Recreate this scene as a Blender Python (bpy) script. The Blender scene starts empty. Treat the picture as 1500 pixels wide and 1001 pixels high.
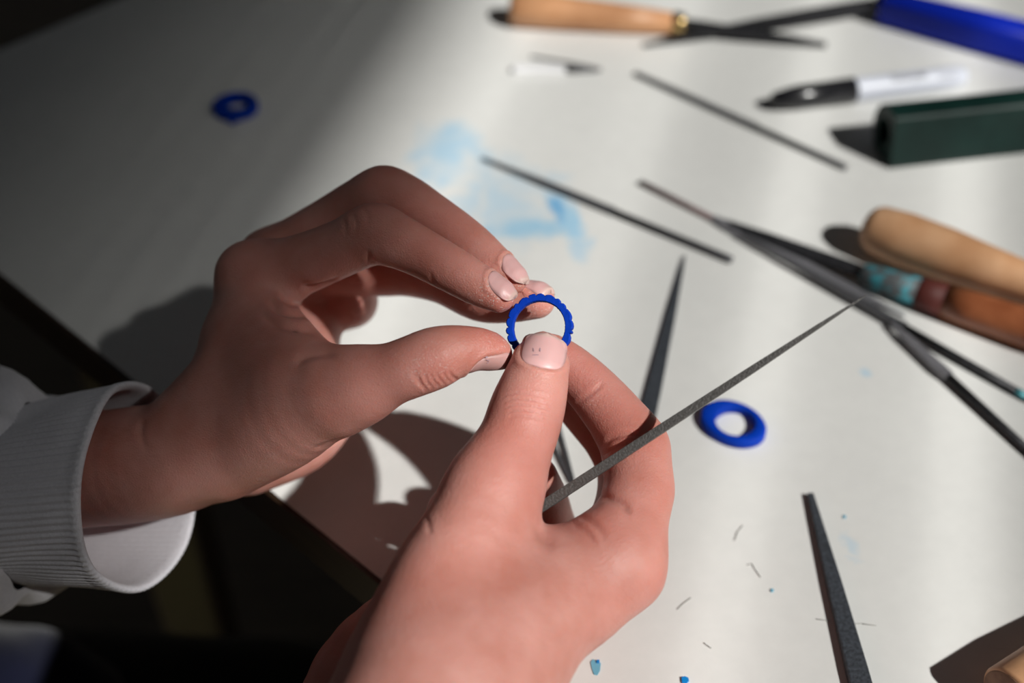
import bpy, math, random
import numpy as np
from mathutils import Vector, Matrix

random.seed(7)
rng = np.random.default_rng(7)

# ------------------------------------------------------------------ camera
FPX = 1900.0            # focal length in pixels of the 1500x1001 frame
PITCH = math.radians(43.0)
CAMH = 366.0            # camera height over the table top, mm
sp, cp = math.sin(PITCH), math.cos(PITCH)
RIGHT = np.array([1.0, 0, 0]); UP = np.array([0, sp, cp]); FWD = np.array([0, cp, -sp])
CAM = np.array([0.0, 0.0, CAMH])
R_CW = np.stack([RIGHT, UP, -FWD], axis=1)      # camera axes -> world

scene = bpy.context.scene
col = scene.collection
cam_data = bpy.data.cameras.new('camera')
cam = bpy.data.objects.new('camera', cam_data)
col.objects.link(cam)
cam_data.sensor_width = 36.0
cam_data.lens = FPX / 1500.0 * 36.0
cam_data.clip_start = 0.01
cam_data.clip_end = 60
cam.matrix_world = Matrix.Translation(Vector(CAM * 0.001)) @ Matrix([[*R_CW[0]], [*R_CW[1]], [*R_CW[2]]]).to_4x4()
cam_data.dof.use_dof = True
cam_data.dof.focus_distance = 0.398
cam_data.dof.aperture_fstop = 5.0
scene.camera = cam

# ------------------------------------------------------------------ light
SUN_DIR = np.array([0.56, -0.44, 0.70]); SUN_DIR /= np.linalg.norm(SUN_DIR)
world = bpy.data.worlds.new('world'); scene.world = world
world.use_nodes = True
wb = world.node_tree.nodes['Background']
wb.inputs[0].default_value = (0.88, 0.94, 1.0, 1)
wb.inputs[1].default_value = 0.025
sun_data = bpy.data.lights.new('sun', 'SUN')
sun_data.energy = 5.15
sun_data.angle = math.radians(1.5)
sun_data.color = (1.0, 0.985, 0.945)
sun = bpy.data.objects.new('sun', sun_data); col.objects.link(sun)
sun.rotation_euler = Vector(SUN_DIR).to_track_quat('Z', 'Y').to_euler()
sun.location = (3, -2, 4)
vs = scene.view_settings
vs.view_transform = 'Standard'; vs.look = 'None'; vs.exposure = 0.0; vs.gamma = 1.0
vs.use_curve_mapping = False

# ------------------------------------------------------------------ helpers
def cpt(u, v, d):
    """pixel + depth -> camera axes (x right, y up, z towards viewer), mm"""
    return np.array([(u - 750.0) / FPX * d, (500.5 - v) / FPX * d, -d])
def c2w(P):
    return np.asarray(P) @ R_CW.T + CAM
def T(u, v, h=0.0):
    """point at height h (mm) over the table whose image is (u, v)"""
    r = FWD + (u - 750.0) / FPX * RIGHT + (500.5 - v) / FPX * UP
    s = (h - CAMH) / r[2]
    return CAM + r * s

def new_mesh(name, V, F, smooth=True):
    me = bpy.data.meshes.new(name)
    me.from_pydata([tuple(p) for p in np.asarray(V) * 0.001], [], [tuple(int(i) for i in f) for f in F])
    me.update()
    if smooth:
        me.polygons.foreach_set('use_smooth', np.ones(len(me.polygons), dtype=bool))
    return me
def empty(name, loc_mm):
    o = bpy.data.objects.new(name, None); col.objects.link(o)
    o.empty_display_size = 0.01
    o.location = Vector(np.asarray(loc_mm) * 0.001)
    return o
def world_loc(o):
    p = np.zeros(3)
    while o is not None:
        p = p + np.array(o.location) * 1000.0; o = o.parent
    return p
def mobj(name, V, F, mat, parent=None, smooth=True, origin=None, me=None):
    """one mesh object from WORLD-space vertices in mm"""
    V = np.asarray(V, dtype=float)
    base = world_loc(parent) if parent is not None else np.zeros(3)
    if origin is None:
        if parent is not None: origin = base
        else: origin = np.array([(V[:, 0].min() + V[:, 0].max()) / 2, (V[:, 1].min() + V[:, 1].max()) / 2, V[:, 2].min()])
    m = new_mesh(name, V - origin, F, smooth)
    o = bpy.data.objects.new(name, m); col.objects.link(o)
    o.location = Vector((origin - base) * 0.001)
    o.parent = parent
    if mat: m.materials.append(mat)
    return o
def tag(o, label=None, cat=None, group=None, kind=None):
    if label: o['label'] = label
    if cat: o['category'] = cat
    if group: o['group'] = group
    if kind: o['kind'] = kind
    return o
def bevel(o, w, seg=2):
    m = o.modifiers.new('bevel', 'BEVEL'); m.width = w * 0.001; m.segments = seg; m.limit_method = 'ANGLE'
    m.angle_limit = math.radians(35)
    return o

# ------------------------------------------------------------------ materials
def mat(name, color, rough=0.5, metal=0.0, spec=0.5):
    m = bpy.data.materials.new(name); m.use_nodes = True
    b = m.node_tree.nodes['Principled BSDF']
    b.inputs['Base Color'].default_value = (*color, 1)
    b.inputs['Roughness'].default_value = rough
    b.inputs['Metallic'].default_value = metal
    b.inputs['Specular IOR Level'].default_value = spec
    return m
class NT:
    def __init__(self, m):
        self.t = m.node_tree; self.n = self.t.nodes; self.l = self.t.links
        self.b = self.n['Principled BSDF']
    def add(self, typ, **kw):
        nd = self.n.new(typ)
        for k, v in kw.items():
            if k in nd.inputs.keys(): nd.inputs[k].default_value = v
            else: setattr(nd, k, v)
        return nd
    def link(self, a, b): self.l.new(a, b)
    def coord(self, scale=(1, 1, 1), loc=(0, 0, 0), rot=(0, 0, 0)):
        tc = self.n.new('ShaderNodeTexCoord'); mp = self.n.new('ShaderNodeMapping')
        mp.inputs['Scale'].default_value = scale; mp.inputs['Location'].default_value = loc
        mp.inputs['Rotation'].default_value = rot
        self.link(tc.outputs['Object'], mp.inputs['Vector']); return mp.outputs[0]
    def noise(self, vec, scale, detail=3, rough=0.5, dist=0.0):
        nd = self.add('ShaderNodeTexNoise', Scale=scale, Detail=detail, Roughness=rough, Distortion=dist)
        self.link(vec, nd.inputs['Vector']); return nd.outputs['Fac']
    def ramp(self, fac, stops):
        r = self.n.new('ShaderNodeValToRGB'); e = r.color_ramp.elements
        while len(e) < len(stops): e.new(0.5)
        for el, (p, c) in zip(e, stops):
            el.position = p; el.color = (*c, 1)
        self.link(fac, r.inputs[0]); return r.outputs[0]
    def math(self, op, a, b=None, c=None, clamp=False):
        nd = self.n.new('ShaderNodeMath'); nd.operation = op; nd.use_clamp = clamp
        for i, x in enumerate((a, b, c)):
            if x is None: continue
            if isinstance(x, (int, float)): nd.inputs[i].default_value = x
            else: self.link(x, nd.inputs[i])
        return nd.outputs[0]
    def mix(self, fac, a, b, blend='MIX'):
        nd = self.n.new('ShaderNodeMix'); nd.data_type = 'RGBA'; nd.blend_type = blend
        for i, x in ((0, fac), (6, a), (7, b)):
            if isinstance(x, (int, float)): nd.inputs[i].default_value = x
            elif isinstance(x, tuple): nd.inputs[i].default_value = (*x, 1)
            else: self.link(x, nd.inputs[i])
        return nd.outputs[2]
    def bump(self, h, dist, strength=1.0, prev=None):
        nd = self.add('ShaderNodeBump', Strength=strength, Distance=dist)
        self.link(h, nd.inputs['Height'])
        if prev is not None: self.link(prev, nd.inputs['Normal'])
        return nd.outputs[0]

def mat_noise(name, c1, c2, scale, rough=0.5, metal=0.0, stretch=(1, 1, 1), bump=0.0, spec=0.5, lo=0.35, hi=0.65, detail=4):
    m = mat(name, c1, rough, metal, spec); t = NT(m)
    f = t.noise(t.coord(stretch), scale, detail)
    t.link(t.ramp(f, [(lo, c1), (hi, c2)]), t.b.inputs['Base Color'])
    if bump: t.link(t.bump(f, bump), t.b.inputs['Normal'])
    return m

M = {}
M['steel'] = mat_noise('needle_file_steel', (0.075, 0.075, 0.08), (0.11, 0.11, 0.12), 1500, 0.45, 0.4, bump=0.0002)
M['steel_mid'] = mat_noise('grey_file_steel', (0.10, 0.095, 0.09), (0.15, 0.145, 0.14), 1500, 0.5, 0.5, bump=0.0002)
M['steel_light'] = mat_noise('bright_file_steel', (0.17, 0.17, 0.185), (0.25, 0.245, 0.265), 1200, 0.42, 0.35, bump=0.0002)
M['steel_black'] = mat_noise('blackened_steel', (0.018, 0.018, 0.02), (0.04, 0.04, 0.045), 500, 0.5, 0.4, bump=0.0002)
M['steel_blue'] = mat_noise('blued_steel', (0.045, 0.05, 0.058), (0.085, 0.096, 0.115), 900, 0.45, 0.3, bump=0.0002)
M['steel_red'] = mat_noise('tinted_file_tip', (0.09, 0.05, 0.05), (0.16, 0.10, 0.10), 400, 0.5, 0.5)
M['white_glint'] = mat('white_glint', (0.86, 0.86, 0.88), 0.25)  # bright reflection on the bur shank, put into the colour
M['chrome'] = mat('polished_steel', (0.75, 0.75, 0.78), 0.18, 1.0)
M['teal'] = mat_noise('teal_paint', (0.05, 0.30, 0.36), (0.13, 0.45, 0.50), 350, 0.45, lo=0.4, hi=0.6)
M['teal_worn'] = mat_noise('worn_teal_ferrule', (0.09, 0.10, 0.105), (0.05, 0.29, 0.35), 190, 0.6, 0.1, lo=0.48, hi=0.60)
M['wood'] = mat_noise('pale_turned_wood', (0.53, 0.275, 0.135), (0.64, 0.37, 0.205), 60, 0.5, stretch=(1, 1, 1), bump=0.0004)
M['wood_orange'] = mat_noise('orange_turned_wood', (0.47, 0.22, 0.10), (0.58, 0.30, 0.15), 60, 0.45, bump=0.0003)
M['wood_red'] = mat_noise('varnished_red_wood', (0.22, 0.065, 0.025), (0.33, 0.11, 0.045), 80, 0.3, bump=0.0002)
M['wood_band'] = mat('dark_red_band', (0.085, 0.018, 0.014), 0.6, 0, 0.3)
M['wood_end'] = mat_noise('end_grain_wood', (0.20, 0.105, 0.065), (0.27, 0.15, 0.09), 220, 0.7, bump=0.0004)
M['brass'] = mat('brass_ferrule', (0.85, 0.60, 0.26), 0.22, 1.0)
M['blue_plastic'] = mat('blue_grip_plastic', (0.003, 0.018, 0.36), 0.45, 0, 0.2)
M['black_plastic'] = mat('black_cap_plastic', (0.012, 0.012, 0.014), 0.22)
M['white_plastic'] = mat('pale_barrel_plastic', (0.66, 0.69, 0.78), 0.35)
M['ink'] = mat('printed_ink', (0.05, 0.05, 0.07), 0.5)
M['green_wax'] = mat_noise('dark_green_wax', (0.001, 0.014, 0.011), (0.003, 0.021, 0.017), 90, 0.5, bump=0.0003, spec=0.3)
M['green_saw'] = mat_noise('sawn_green_wax', (0.012, 0.036, 0.03), (0.03, 0.055, 0.05), 300, 0.7, bump=0.0004)

def wax(name, c):
    m = mat(name, c, 0.55, 0, 0.10); t = NT(m)
    f = t.noise(t.coord(), 700, 4)
    g = t.noise(t.coord(), 120, 3)
    t.link(t.mix(t.math('MULTIPLY', g, 0.5), c, tuple(min(1, x * 1.7 + 0.004) for x in c)), t.b.inputs['Base Color'])
    t.link(t.bump(f, 0.0003, 0.7), t.b.inputs['Normal'])
    t.b.inputs['Subsurface Weight'].default_value = 0.15
    t.b.inputs['Subsurface Radius'].default_value = (0.2, 0.4, 1.0)
    t.b.inputs['Subsurface Scale'].default_value = 0.001
    return m
M['wax_blue'] = wax('carving_wax_blue', (0.0003, 0.032, 0.34))
M['wax_flake'] = mat('light_blue_wax_flake', (0.16, 0.42, 0.56), 0.5)
M['wax_flake_deep'] = mat('blue_wax_crumb', (0.0, 0.22, 0.62), 0.5)
M['lint'] = mat('grey_lint', (0.32, 0.31, 0.29), 0.9)

def skin_material():
    m = mat('skin', (0.5, 0.26, 0.19), 0.46, 0, 0.35); t = NT(m)
    co = t.coord()
    big = t.noise(co, 55, 3, 0.55)
    mid = t.noise(co, 260, 4, 0.6)
    base = t.ramp(big, [(0.30, (0.50, 0.195, 0.148)), (0.70, (0.63, 0.31, 0.262))])
    base = t.mix(t.math('MULTIPLY', mid, 0.30), base, (0.62, 0.315, 0.27))
    red = t.n.new('ShaderNodeAttribute'); red.attribute_name = 'redness'
    base = t.mix(red.outputs['Fac'], base, (0.48, 0.115, 0.085))
    dk = t.n.new('ShaderNodeAttribute'); dk.attribute_name = 'mole'
    base = t.mix(dk.outputs['Fac'], base, (0.09, 0.02, 0.015))
    dust = t.n.new('ShaderNodeAttribute'); dust.attribute_name = 'dust'
    dn = t.noise(co, 1700, 2, 0.5)
    dm = t.math('MULTIPLY', t.math('GREATER_THAN', dn, 0.63), dust.outputs['Fac'])
    base = t.mix(dm, base, (0.62, 0.54, 0.50))
    t.link(base, t.b.inputs['Base Color'])
    vor = t.add('ShaderNodeTexVoronoi', Scale=1150.0); vor.feature = 'DISTANCE_TO_EDGE'
    t.link(co, vor.inputs['Vector'])
    fine = t.math('MULTIPLY', vor.outputs['Distance'], 1.0)
    b1 = t.bump(fine, 0.00028, 0.5)
    st = t.noise(t.coord((1, 1, 1)), 650, 5, 0.65)
    b2 = t.bump(st, 0.0006, 0.32, b1)
    t.link(b2, t.b.inputs['Normal'])
    t.link(t.math('MULTIPLY_ADD', mid, 0.16, 0.38), t.b.inputs['Roughness'])
    t.b.inputs['Subsurface Weight'].default_value = 0.45
    t.b.inputs['Subsurface Radius'].default_value = (1.0, 0.28, 0.16)
    t.b.inputs['Subsurface Scale'].default_value = 0.0040
    return m
M['skin'] = skin_material()
def nail_material(name, c, tip):
    m = mat(name, c, 0.4, 0, 0.4); t = NT(m)
    a = t.n.new('ShaderNodeAttribute'); a.attribute_name = 'along'
    n = t.noise(t.coord((1, 1, 1)), 420, 3)
    f = t.math('ADD', a.outputs['Fac'], t.math('MULTIPLY_ADD', n, 0.10, -0.05))
    t.link(t.ramp(f, [(0.0, tuple(min(1, x * 1.12) for x in c)), (0.16, tuple(min(1, x * 1.12) for x in c)), (0.26, c), (0.84, c), (0.92, tip)]), t.b.inputs['Base Color'])
    t.b.inputs['Subsurface Weight'].default_value = 0.25
    t.b.inputs['Subsurface Radius'].default_value = (1.0, 0.4, 0.3)
    t.b.inputs['Subsurface Scale'].default_value = 0.0015
    return m
M['nail'] = nail_material('fingernail', (0.62, 0.36, 0.35), (0.56, 0.38, 0.34))
M['nail_dark'] = nail_material('smudged_fingernail', (0.50, 0.285, 0.265), (0.40, 0.27, 0.24))
M['graphite'] = mat('graphite_smudge', (0.33, 0.21, 0.24), 0.6)

def fabric(name, c1, c2, scale):
    m = mat(name, c1, 0.95, 0, 0.15); t = NT(m)
    co = t.coord(); f = t.noise(co, scale, 4, 0.6); g = t.noise(co, 60, 2)
    t.link(t.ramp(t.math('MULTIPLY_ADD', g, 0.4, t.math('MULTIPLY', f, 0.6)), [(0.35, c1), (0.65, c2)]), t.b.inputs['Base Color'])
    t.link(t.bump(f, 0.0006, 0.6), t.b.inputs['Normal'])
    t.b.inputs['Sheen Weight'].default_value = 0.15
    return m
M['sweat'] = fabric('light_grey_sweatshirt', (0.58, 0.57, 0.61), (0.68, 0.67, 0.71), 900)
M['trouser'] = fabric('black_trousers', (0.006, 0.006, 0.007), (0.010, 0.010, 0.011), 700)
M['denim'] = fabric('navy_denim', (0.003, 0.004, 0.013), (0.005, 0.006, 0.020), 700)
M['rug'] = fabric('olive_rug', (0.26, 0.24, 0.085), (0.34, 0.31, 0.12), 200)
M['floor'] = mat_noise('dark_floor_boards', (0.10, 0.078, 0.055), (0.15, 0.118, 0.088), 9, 0.6, stretch=(1, 8, 1))
M['edge'] = mat_noise('dark_brown_edge_band', (0.022, 0.011, 0.005), (0.036, 0.018, 0.009), 60, 0.45, stretch=(1, 1, 6))
M['wall'] = mat_noise('painted_plaster', (0.36, 0.35, 0.33), (0.40, 0.39, 0.37), 14, 0.9)
M['frame'] = mat('white_window_paint', (0.6, 0.6, 0.58), 0.5)
M['metal_leg'] = mat('dark_leg_metal', (0.02, 0.02, 0.022), 0.4, 0.6)

def table_material():
    m = mat('white_laminate', (0.74, 0.735, 0.70), 0.42, 0, 0.4); t = NT(m)
    tc = t.n.new('ShaderNodeTexCoord'); co = tc.outputs['Object']
    n1 = t.noise(co, 9, 4, 0.6); n2 = t.noise(co, 130, 5, 0.65)
    base = t.ramp(t.math('MULTIPLY_ADD', n1, 0.6, t.math('MULTIPLY', n2, 0.4)), [(0.30, (0.70, 0.70, 0.68)), (0.62, (0.765, 0.765, 0.742))])
    # faint grey scuffs
    sc = t.noise(t.coord((1, 3.2, 1), rot=(0, 0, 0.7)), 75, 6, 0.7, 0.6)
    base = t.mix(t.math('MULTIPLY', t.math('SMOOTH_MIN', t.math('MULTIPLY_ADD', sc, 9.0, -6.1, clamp=True), 1.0, 0.1), 0.35), base, (0.47, 0.47, 0.46))
    # blue wax smears: soft blobs broken by noise
    def blob(u, v, rx, ry, ang, amount, colr, base, cut=0.45, ns=70):
        c = T(u, v) * 0.001
        mp = t.n.new('ShaderNodeMapping'); mp.vector_type = 'TEXTURE'
        mp.inputs['Location'].default_value = tuple(c); mp.inputs['Rotation'].default_value = (0, 0, ang)
        mp.inputs['Scale'].default_value = (rx * 0.001, ry * 0.001, 1)
        t.link(co, mp.inputs['Vector'])
        ln = t.n.new('ShaderNodeVectorMath'); ln.operation = 'LENGTH'; t.link(mp.outputs[0], ln.inputs[0])
        nn = t.noise(co, ns, 5, 0.6, 0.8)
        f = t.math('SUBTRACT', 1.0, ln.outputs['Value'], clamp=True)
        f = t.math('MULTIPLY_ADD', nn, 1.5, t.math('MULTIPLY_ADD', f, 1.1, -1.35 + (0.5 - cut)))
        f = t.math('MULTIPLY', f, 1.8, clamp=True)
        edge = t.math('MULTIPLY', t.math('SUBTRACT', 1.15, ln.outputs['Value'], clamp=True), 4.0, clamp=True)
        f = t.math('MULTIPLY', t.math('MULTIPLY', f, edge), amount)
        return t.mix(f, base, colr)
    LB = (0.34, 0.60, 0.80); MB_ = (0.16, 0.42, 0.70)
    base = blob(740, 290, 52, 60, 0.0, 0.5, LB, base, 0.36, 55)
    base = blob(655, 222, 28, 40, 0.0, 0.7, LB, base, 0.15, 60)
    base = blob(770, 335, 34, 14, 0.2, 0.75, (0.27, 0.55, 0.76), base, 0.2, 60)
    base = blob(832, 320, 9, 30, 0.35, 0.85, LB, base, 0.05, 90)
    base = blob(815, 305, 5, 14, 0.2, 0.85, MB_, base, 0.0, 120)
    base = blob(846, 365, 7, 16, 0.2, 0.5, LB, base, 0.1, 90)
    base = blob(1268, 545, 3.5, 4, 0, 0.5, LB, base, 0.1, 200)
    base = blob(1245, 800, 6, 14, 0.3, 0.35, LB, base, 0.35, 200)
    t.link(base, t.b.inputs['Base Color'])
    t.link(t.math('MULTIPLY_ADD', n2, 0.16, 0.34), t.b.inputs['Roughness'])
    t.link(t.bump(n2, 0.0003, 0.25), t.b.inputs['Normal'])
    return m
M['table'] = table_material()

# ------------------------------------------------------------------ geometry builders
def prism(poly_bottom, poly_top):
    n = len(poly_bottom)
    V = list(poly_bottom) + list(poly_top)
    F = [tuple(range(n - 1, -1, -1)), tuple(range(n, 2 * n))]
    for i in range(n): F.append((i, (i + 1) % n, n + (i + 1) % n, n + i))
    return np.array(V, float), F
def box(c, x, y, z):
    """box with corner c and edge vectors x, y, z"""
    c, x, y, z = map(lambda a: np.asarray(a, float), (c, x, y, z))
    return prism([c, c + x, c + x + y, c + y], [c + z, c + x + z, c + x + y + z, c + y + z])
def merge(parts):
    V, F, k = [], [], 0
    for v, f in parts:
        V.append(np.asarray(v)); F += [tuple(i + k for i in q) for q in f]; k += len(v)
    return np.concatenate(V), F
def frame_of(axis, upv=(0, 0, 1)):
    a = np.asarray(axis, float); a = a / np.linalg.norm(a)
    s = np.cross(np.asarray(upv, float), a)
    if np.linalg.norm(s) < 1e-6: s = np.cross((1, 0, 0), a)
    s /= np.linalg.norm(s); n = np.cross(a, s)
    return a, s, n
def sweep(p0, p1, stations, section, upv=(0, 0, 1), cap=True, res=None):
    """loft along p0->p1; stations = (t, width, height, lift); section = list of (x, y) in -1..1"""
    p0 = np.asarray(p0, float); p1 = np.asarray(p1, float)
    a, s, n = frame_of(p1 - p0, upv)
    V, F = [], []; k = len(section)
    for st in stations:
        t_, w, h = st[:3]; lift = st[3] if len(st) > 3 else 0
        c = p0 + (p1 - p0) * t_ + n * lift
        for x, y in section: V.append(c + s * x * w / 2 + n * y * h / 2)
    m = len(stations)
    for i in range(m - 1):
        for j in range(k):
            F.append((i * k + j, i * k + (j + 1) % k, (i + 1) * k + (j + 1) % k, (i + 1) * k + j))
    if cap:
        F.append(tuple(range(k - 1, -1, -1))); F.append(tuple((m - 1) * k + j for j in range(k)))
    return np.array(V), F
def circ(n=20): return [(math.cos(2 * math.pi * i / n), math.sin(2 * math.pi * i / n)) for i in range(n)]
def rrect(r=0.25, n=3):
    out = []
    for cx, cy, a0 in ((1 - r, 1 - r, 0), (-1 + r, 1 - r, 90), (-1 + r, -1 + r, 180), (1 - r, -1 + r, 270)):
        for i in range(n): a = math.radians(a0 + 90 * i / (n - 1)); out.append((cx + r * math.cos(a), cy + r * math.sin(a)))
    return out
HALFROUND = [(1, -1), (0.95, -0.2), (0.7, 0.5), (0.3, 0.92), (0, 1), (-0.3, 0.92), (-0.7, 0.5), (-0.95, -0.2), (-1, -1)]
TRI = [(0, 1), (-1, -0.8), (-0.9, -1), (0.9, -1), (1, -0.8)]
def drop(V, z=0.0):
    V = V.copy(); V[:, 2] += z - V[:, 2].min(); return V

# ------------------------------------------------------------------ setting
CORNER = T(-274, 186)
e1 = T(545, 845) - T(0, 405); e1 /= np.linalg.norm(e1)
e2 = T(165, 0) - T(0, 70); e2 /= np.linalg.norm(e2)
TH = 21.0
def quad(z, inset=0.0, l1=1150.0, l2=800.0):
    c = CORNER + (e1 + e2) * inset
    c = np.array([c[0], c[1], z])
    return [c, c + e1 * (l1 - 2 * inset), c + e1 * (l1 - 2 * inset) + e2 * (l2 - 2 * inset), c + e2 * (l2 - 2 * inset)]
table = empty('work_table', np.array([*(CORNER + e1 * 575 + e2 * 400)[:2], -740.0]))
tag(table, 'white laminate work table with a dark brown edge, strewn with wax and files', 'table')
V, F = prism(quad(-TH + 0.6, 2.0), quad(0.0, 2.0))
o = mobj('table_top', V, F, M['table'], table, smooth=False, origin=np.zeros(3)); tag(o, 'white laminate surface smeared with pale blue wax')
c0 = quad(0, 0); c1_ = quad(0, 2.0)
parts = []
for i in range(4):
    a, b, c, d = c0[i], c0[(i + 1) % 4], c1_[(i + 1) % 4], c1_[i]
    dz = np.array([0, 0, -TH]); up = np.array([0, 0, -0.25])
    parts.append(prism([a + dz, b + dz, c + dz, d + dz], [a + up, b + up, c + up, d + up]))
V, F = merge(parts); o = mobj('edge_band', V, F, M['edge'], table, smooth=False); tag(o, 'dark brown edge band of the table')
for i, j in ((0.06, 0.12), (0.94, 0.12), (0.94, 0.9), (0.06, 0.9)):
    c = CORNER + e1 * 1150 * i + e2 * 800 * j
    V, F = sweep([c[0], c[1], -740], [c[0], c[1], -TH], [(0, 38, 38), (1, 50, 50)], rrect(0.2), upv=(0, 1, 0))
    mobj('leg', V, F, M['edge'], table, smooth=False)

FZ = -740.0
V, F = box([-3500, -3500, FZ - 20], [7000, 0, 0], [0, 7000, 0], [0, 0, 20])
tag(mobj('floor', V, F, M['floor'], smooth=False), kind='structure')

# wall with the window that lets the sun in: an added blind draws the edge of the sunlit patch
B0, B1 = T(660, 60), T(395, 520)
wd = B0 - B1; wd /= np.linalg.norm(wd)
S_L = 2400.0
W0 = (B0 + B1) / 2 + SUN_DIR * S_L            # a point of the lintel's lower edge
lint = W0[2]
wn = np.array([wd[1], -wd[0], 0.0])           # outward normal
if wn[0] < 0: wn = -wn
def wbox(s0, s1, z0, z1, d0=-180.0, d1=0.0):
    c = np.array([W0[0], W0[1], 0]) + wd * s0 + wn * d0; c[2] = z0
    return box(c, wd * (s1 - s0), wn * (d1 - d0), np.array([0, 0, z1 - z0]))
WT = lint + 800.0                             # top of the window opening; an added blind, out of view, hangs to the lit edge
WB = lint - 1300.0
parts = [wbox(-2600, 2600, WT, WT + 500), wbox(-2600, 2600, FZ, WB),
         wbox(-2600, -1300, WB, WT), wbox(1300, 2600, WB, WT)]
V, F = merge(parts)
wall = tag(mobj('wall_right', V, F, M['wall'], smooth=False), kind='structure')
win = empty('window_1', np.array([W0[0], W0[1], WB])); tag(win, kind='structure')
V, F = merge([wbox(-1300, -1250, WB, WT, -90, -40), wbox(1250, 1300, WB, WT, -90, -40),
              wbox(-1250, 1250, WB, WB + 50, -90, -40), wbox(-1250, 1250, WT - 50, WT, -90, -40)])
mobj('window_frame', V, F, M['frame'], win, smooth=False)
zz = lint; pitch = 20.0
while zz < WT - 30:                           # unseen slats added to dim the sun, narrow gaps leak a little
    t_ = min(1.0, (zz - lint) / 200.0)
    cover = 0.84 + (0.962 - 0.84) * t_ ** 0.7
    V, F = wbox(-1250, 1250, zz, zz + pitch * cover, -0.6, 0.0)
    mobj('added_slat', V, F, M['frame'], win, smooth=False); zz += pitch
for zz, hh in ((-95, 16), (-180, 24), (-262, 20), (-350, 28), (-440, 24), (-530, 20), (-620, 28), (-720, 24)):  # loose unseen bars added to cast soft bands across the table
    V, F = wbox(-1250, 1250, lint + zz, lint + zz + hh, -0.6, 0.0)
    mobj('added_slat', V, F, M['frame'], win, smooth=False)

# ------------------------------------------------------------------ hands: implicit modelling
def resample(st, n=7):
    """Catmull-Rom through stations (x, y, z, r, q)"""
    st = np.asarray(st, float)
    P = np.vstack([2 * st[0] - st[1], st, 2 * st[-1] - st[-2]])
    out = []
    for i in range(1, len(P) - 2):
        p0, p1, p2, p3 = P[i - 1], P[i], P[i + 1], P[i + 2]
        for k in range(n):
            t_ = k / n
            out.append(0.5 * (2 * p1 + (p2 - p0) * t_ + (2 * p0 - 5 * p1 + 4 * p2 - p3) * t_ ** 2 + (3 * p1 - p0 - 3 * p2 + p3) * t_ ** 3))
    out.append(st[-1]); return np.array(out)
class Tube:
    """stations in pixels: (u, v, depth, radius_px[, depth_ratio])"""
    def __init__(self, st, n=4, e=(0, 0, 1)):
        rows = []
        for s in st:
            q = s[4] if len(s) > 4 else 1.0
            rows.append([*cpt(*s[:3]), s[3] * s[2] / FPX, q])
        self.S = resample(rows, n) if len(rows) > 1 else np.array(rows)
        self.e = np.array(e, float) / np.linalg.norm(e)
        r = (self.S[:, 3] * np.maximum(self.S[:, 4], 1)).max()
        self.lo = self.S[:, :3].min(0) - r; self.hi = self.S[:, :3].max(0) + r
    def __call__(self, P):
        S = self.S; best = np.full(len(P), 1e9, dtype=np.float64)
        if len(S) == 1: segs = [(S[0], S[0])]
        else: segs = [(S[i], S[i + 1]) for i in range(len(S) - 1)]
        for a, b in segs:
            ab = b[:3] - a[:3]; L = ab @ ab
            w = P - a[:3]
            t_ = np.clip(w @ ab / L, 0, 1) if L > 1e-9 else np.zeros(len(P))
            w = w - t_[:, None] * ab
            r = a[3] + (b[3] - a[3]) * t_; q = a[4] + (b[4] - a[4]) * t_
            we = w @ self.e
            d2 = np.einsum('ij,ij->i', w, w) - we ** 2 * (1 - 1 / q ** 2)
            np.minimum(best, np.sqrt(np.maximum(d2, 1e-9)) - r, out=best)
        return best
    def near(self, P, pad):
        """evaluate only where the bounding box is close; elsewhere a lower bound"""
        lo, hi = self.lo - pad, self.hi + pad
        out = np.linalg.norm(np.maximum(np.maximum(self.lo - P, P - self.hi), 0), axis=1) + 0.5
        m = np.all((P > lo) & (P < hi), axis=1)
        if m.any(): out[m] = self(P[m])
        return out
def smin(a, b, k):
    h = np.maximum(k - np.abs(a - b), 0) / k
    return np.minimum(a, b) - h * h * k * 0.25
class Hand:
    def __init__(self, palm, fingers, kpalm=7.0):
        self.palm = palm; self.fingers = fingers; self.kpalm = kpalm
    def __call__(self, P):
        pad = 14
        d = None
        for t_ in self.palm:
            x = t_.near(P, pad); d = x if d is None else smin(d, x, self.kpalm)
        out = None
        for f, k in self.fingers:
            x = smin(d, f.near(P, pad), k)
            out = x if out is None else smin(out, x, 0.9)
        return out
    def bounds(self):
        ts = self.palm + [f for f, _ in self.fingers]
        return np.min([t_.lo for t_ in ts], 0) - 4, np.max([t_.hi for t_ in ts], 0) + 4
    def grad(self, P, d0, e=0.12):
        g = np.zeros_like(P)
        for i in range(3):
            dv = np.zeros(3); dv[i] = e
            g[:, i] = (self(P + dv) - d0) / e
        return g

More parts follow.
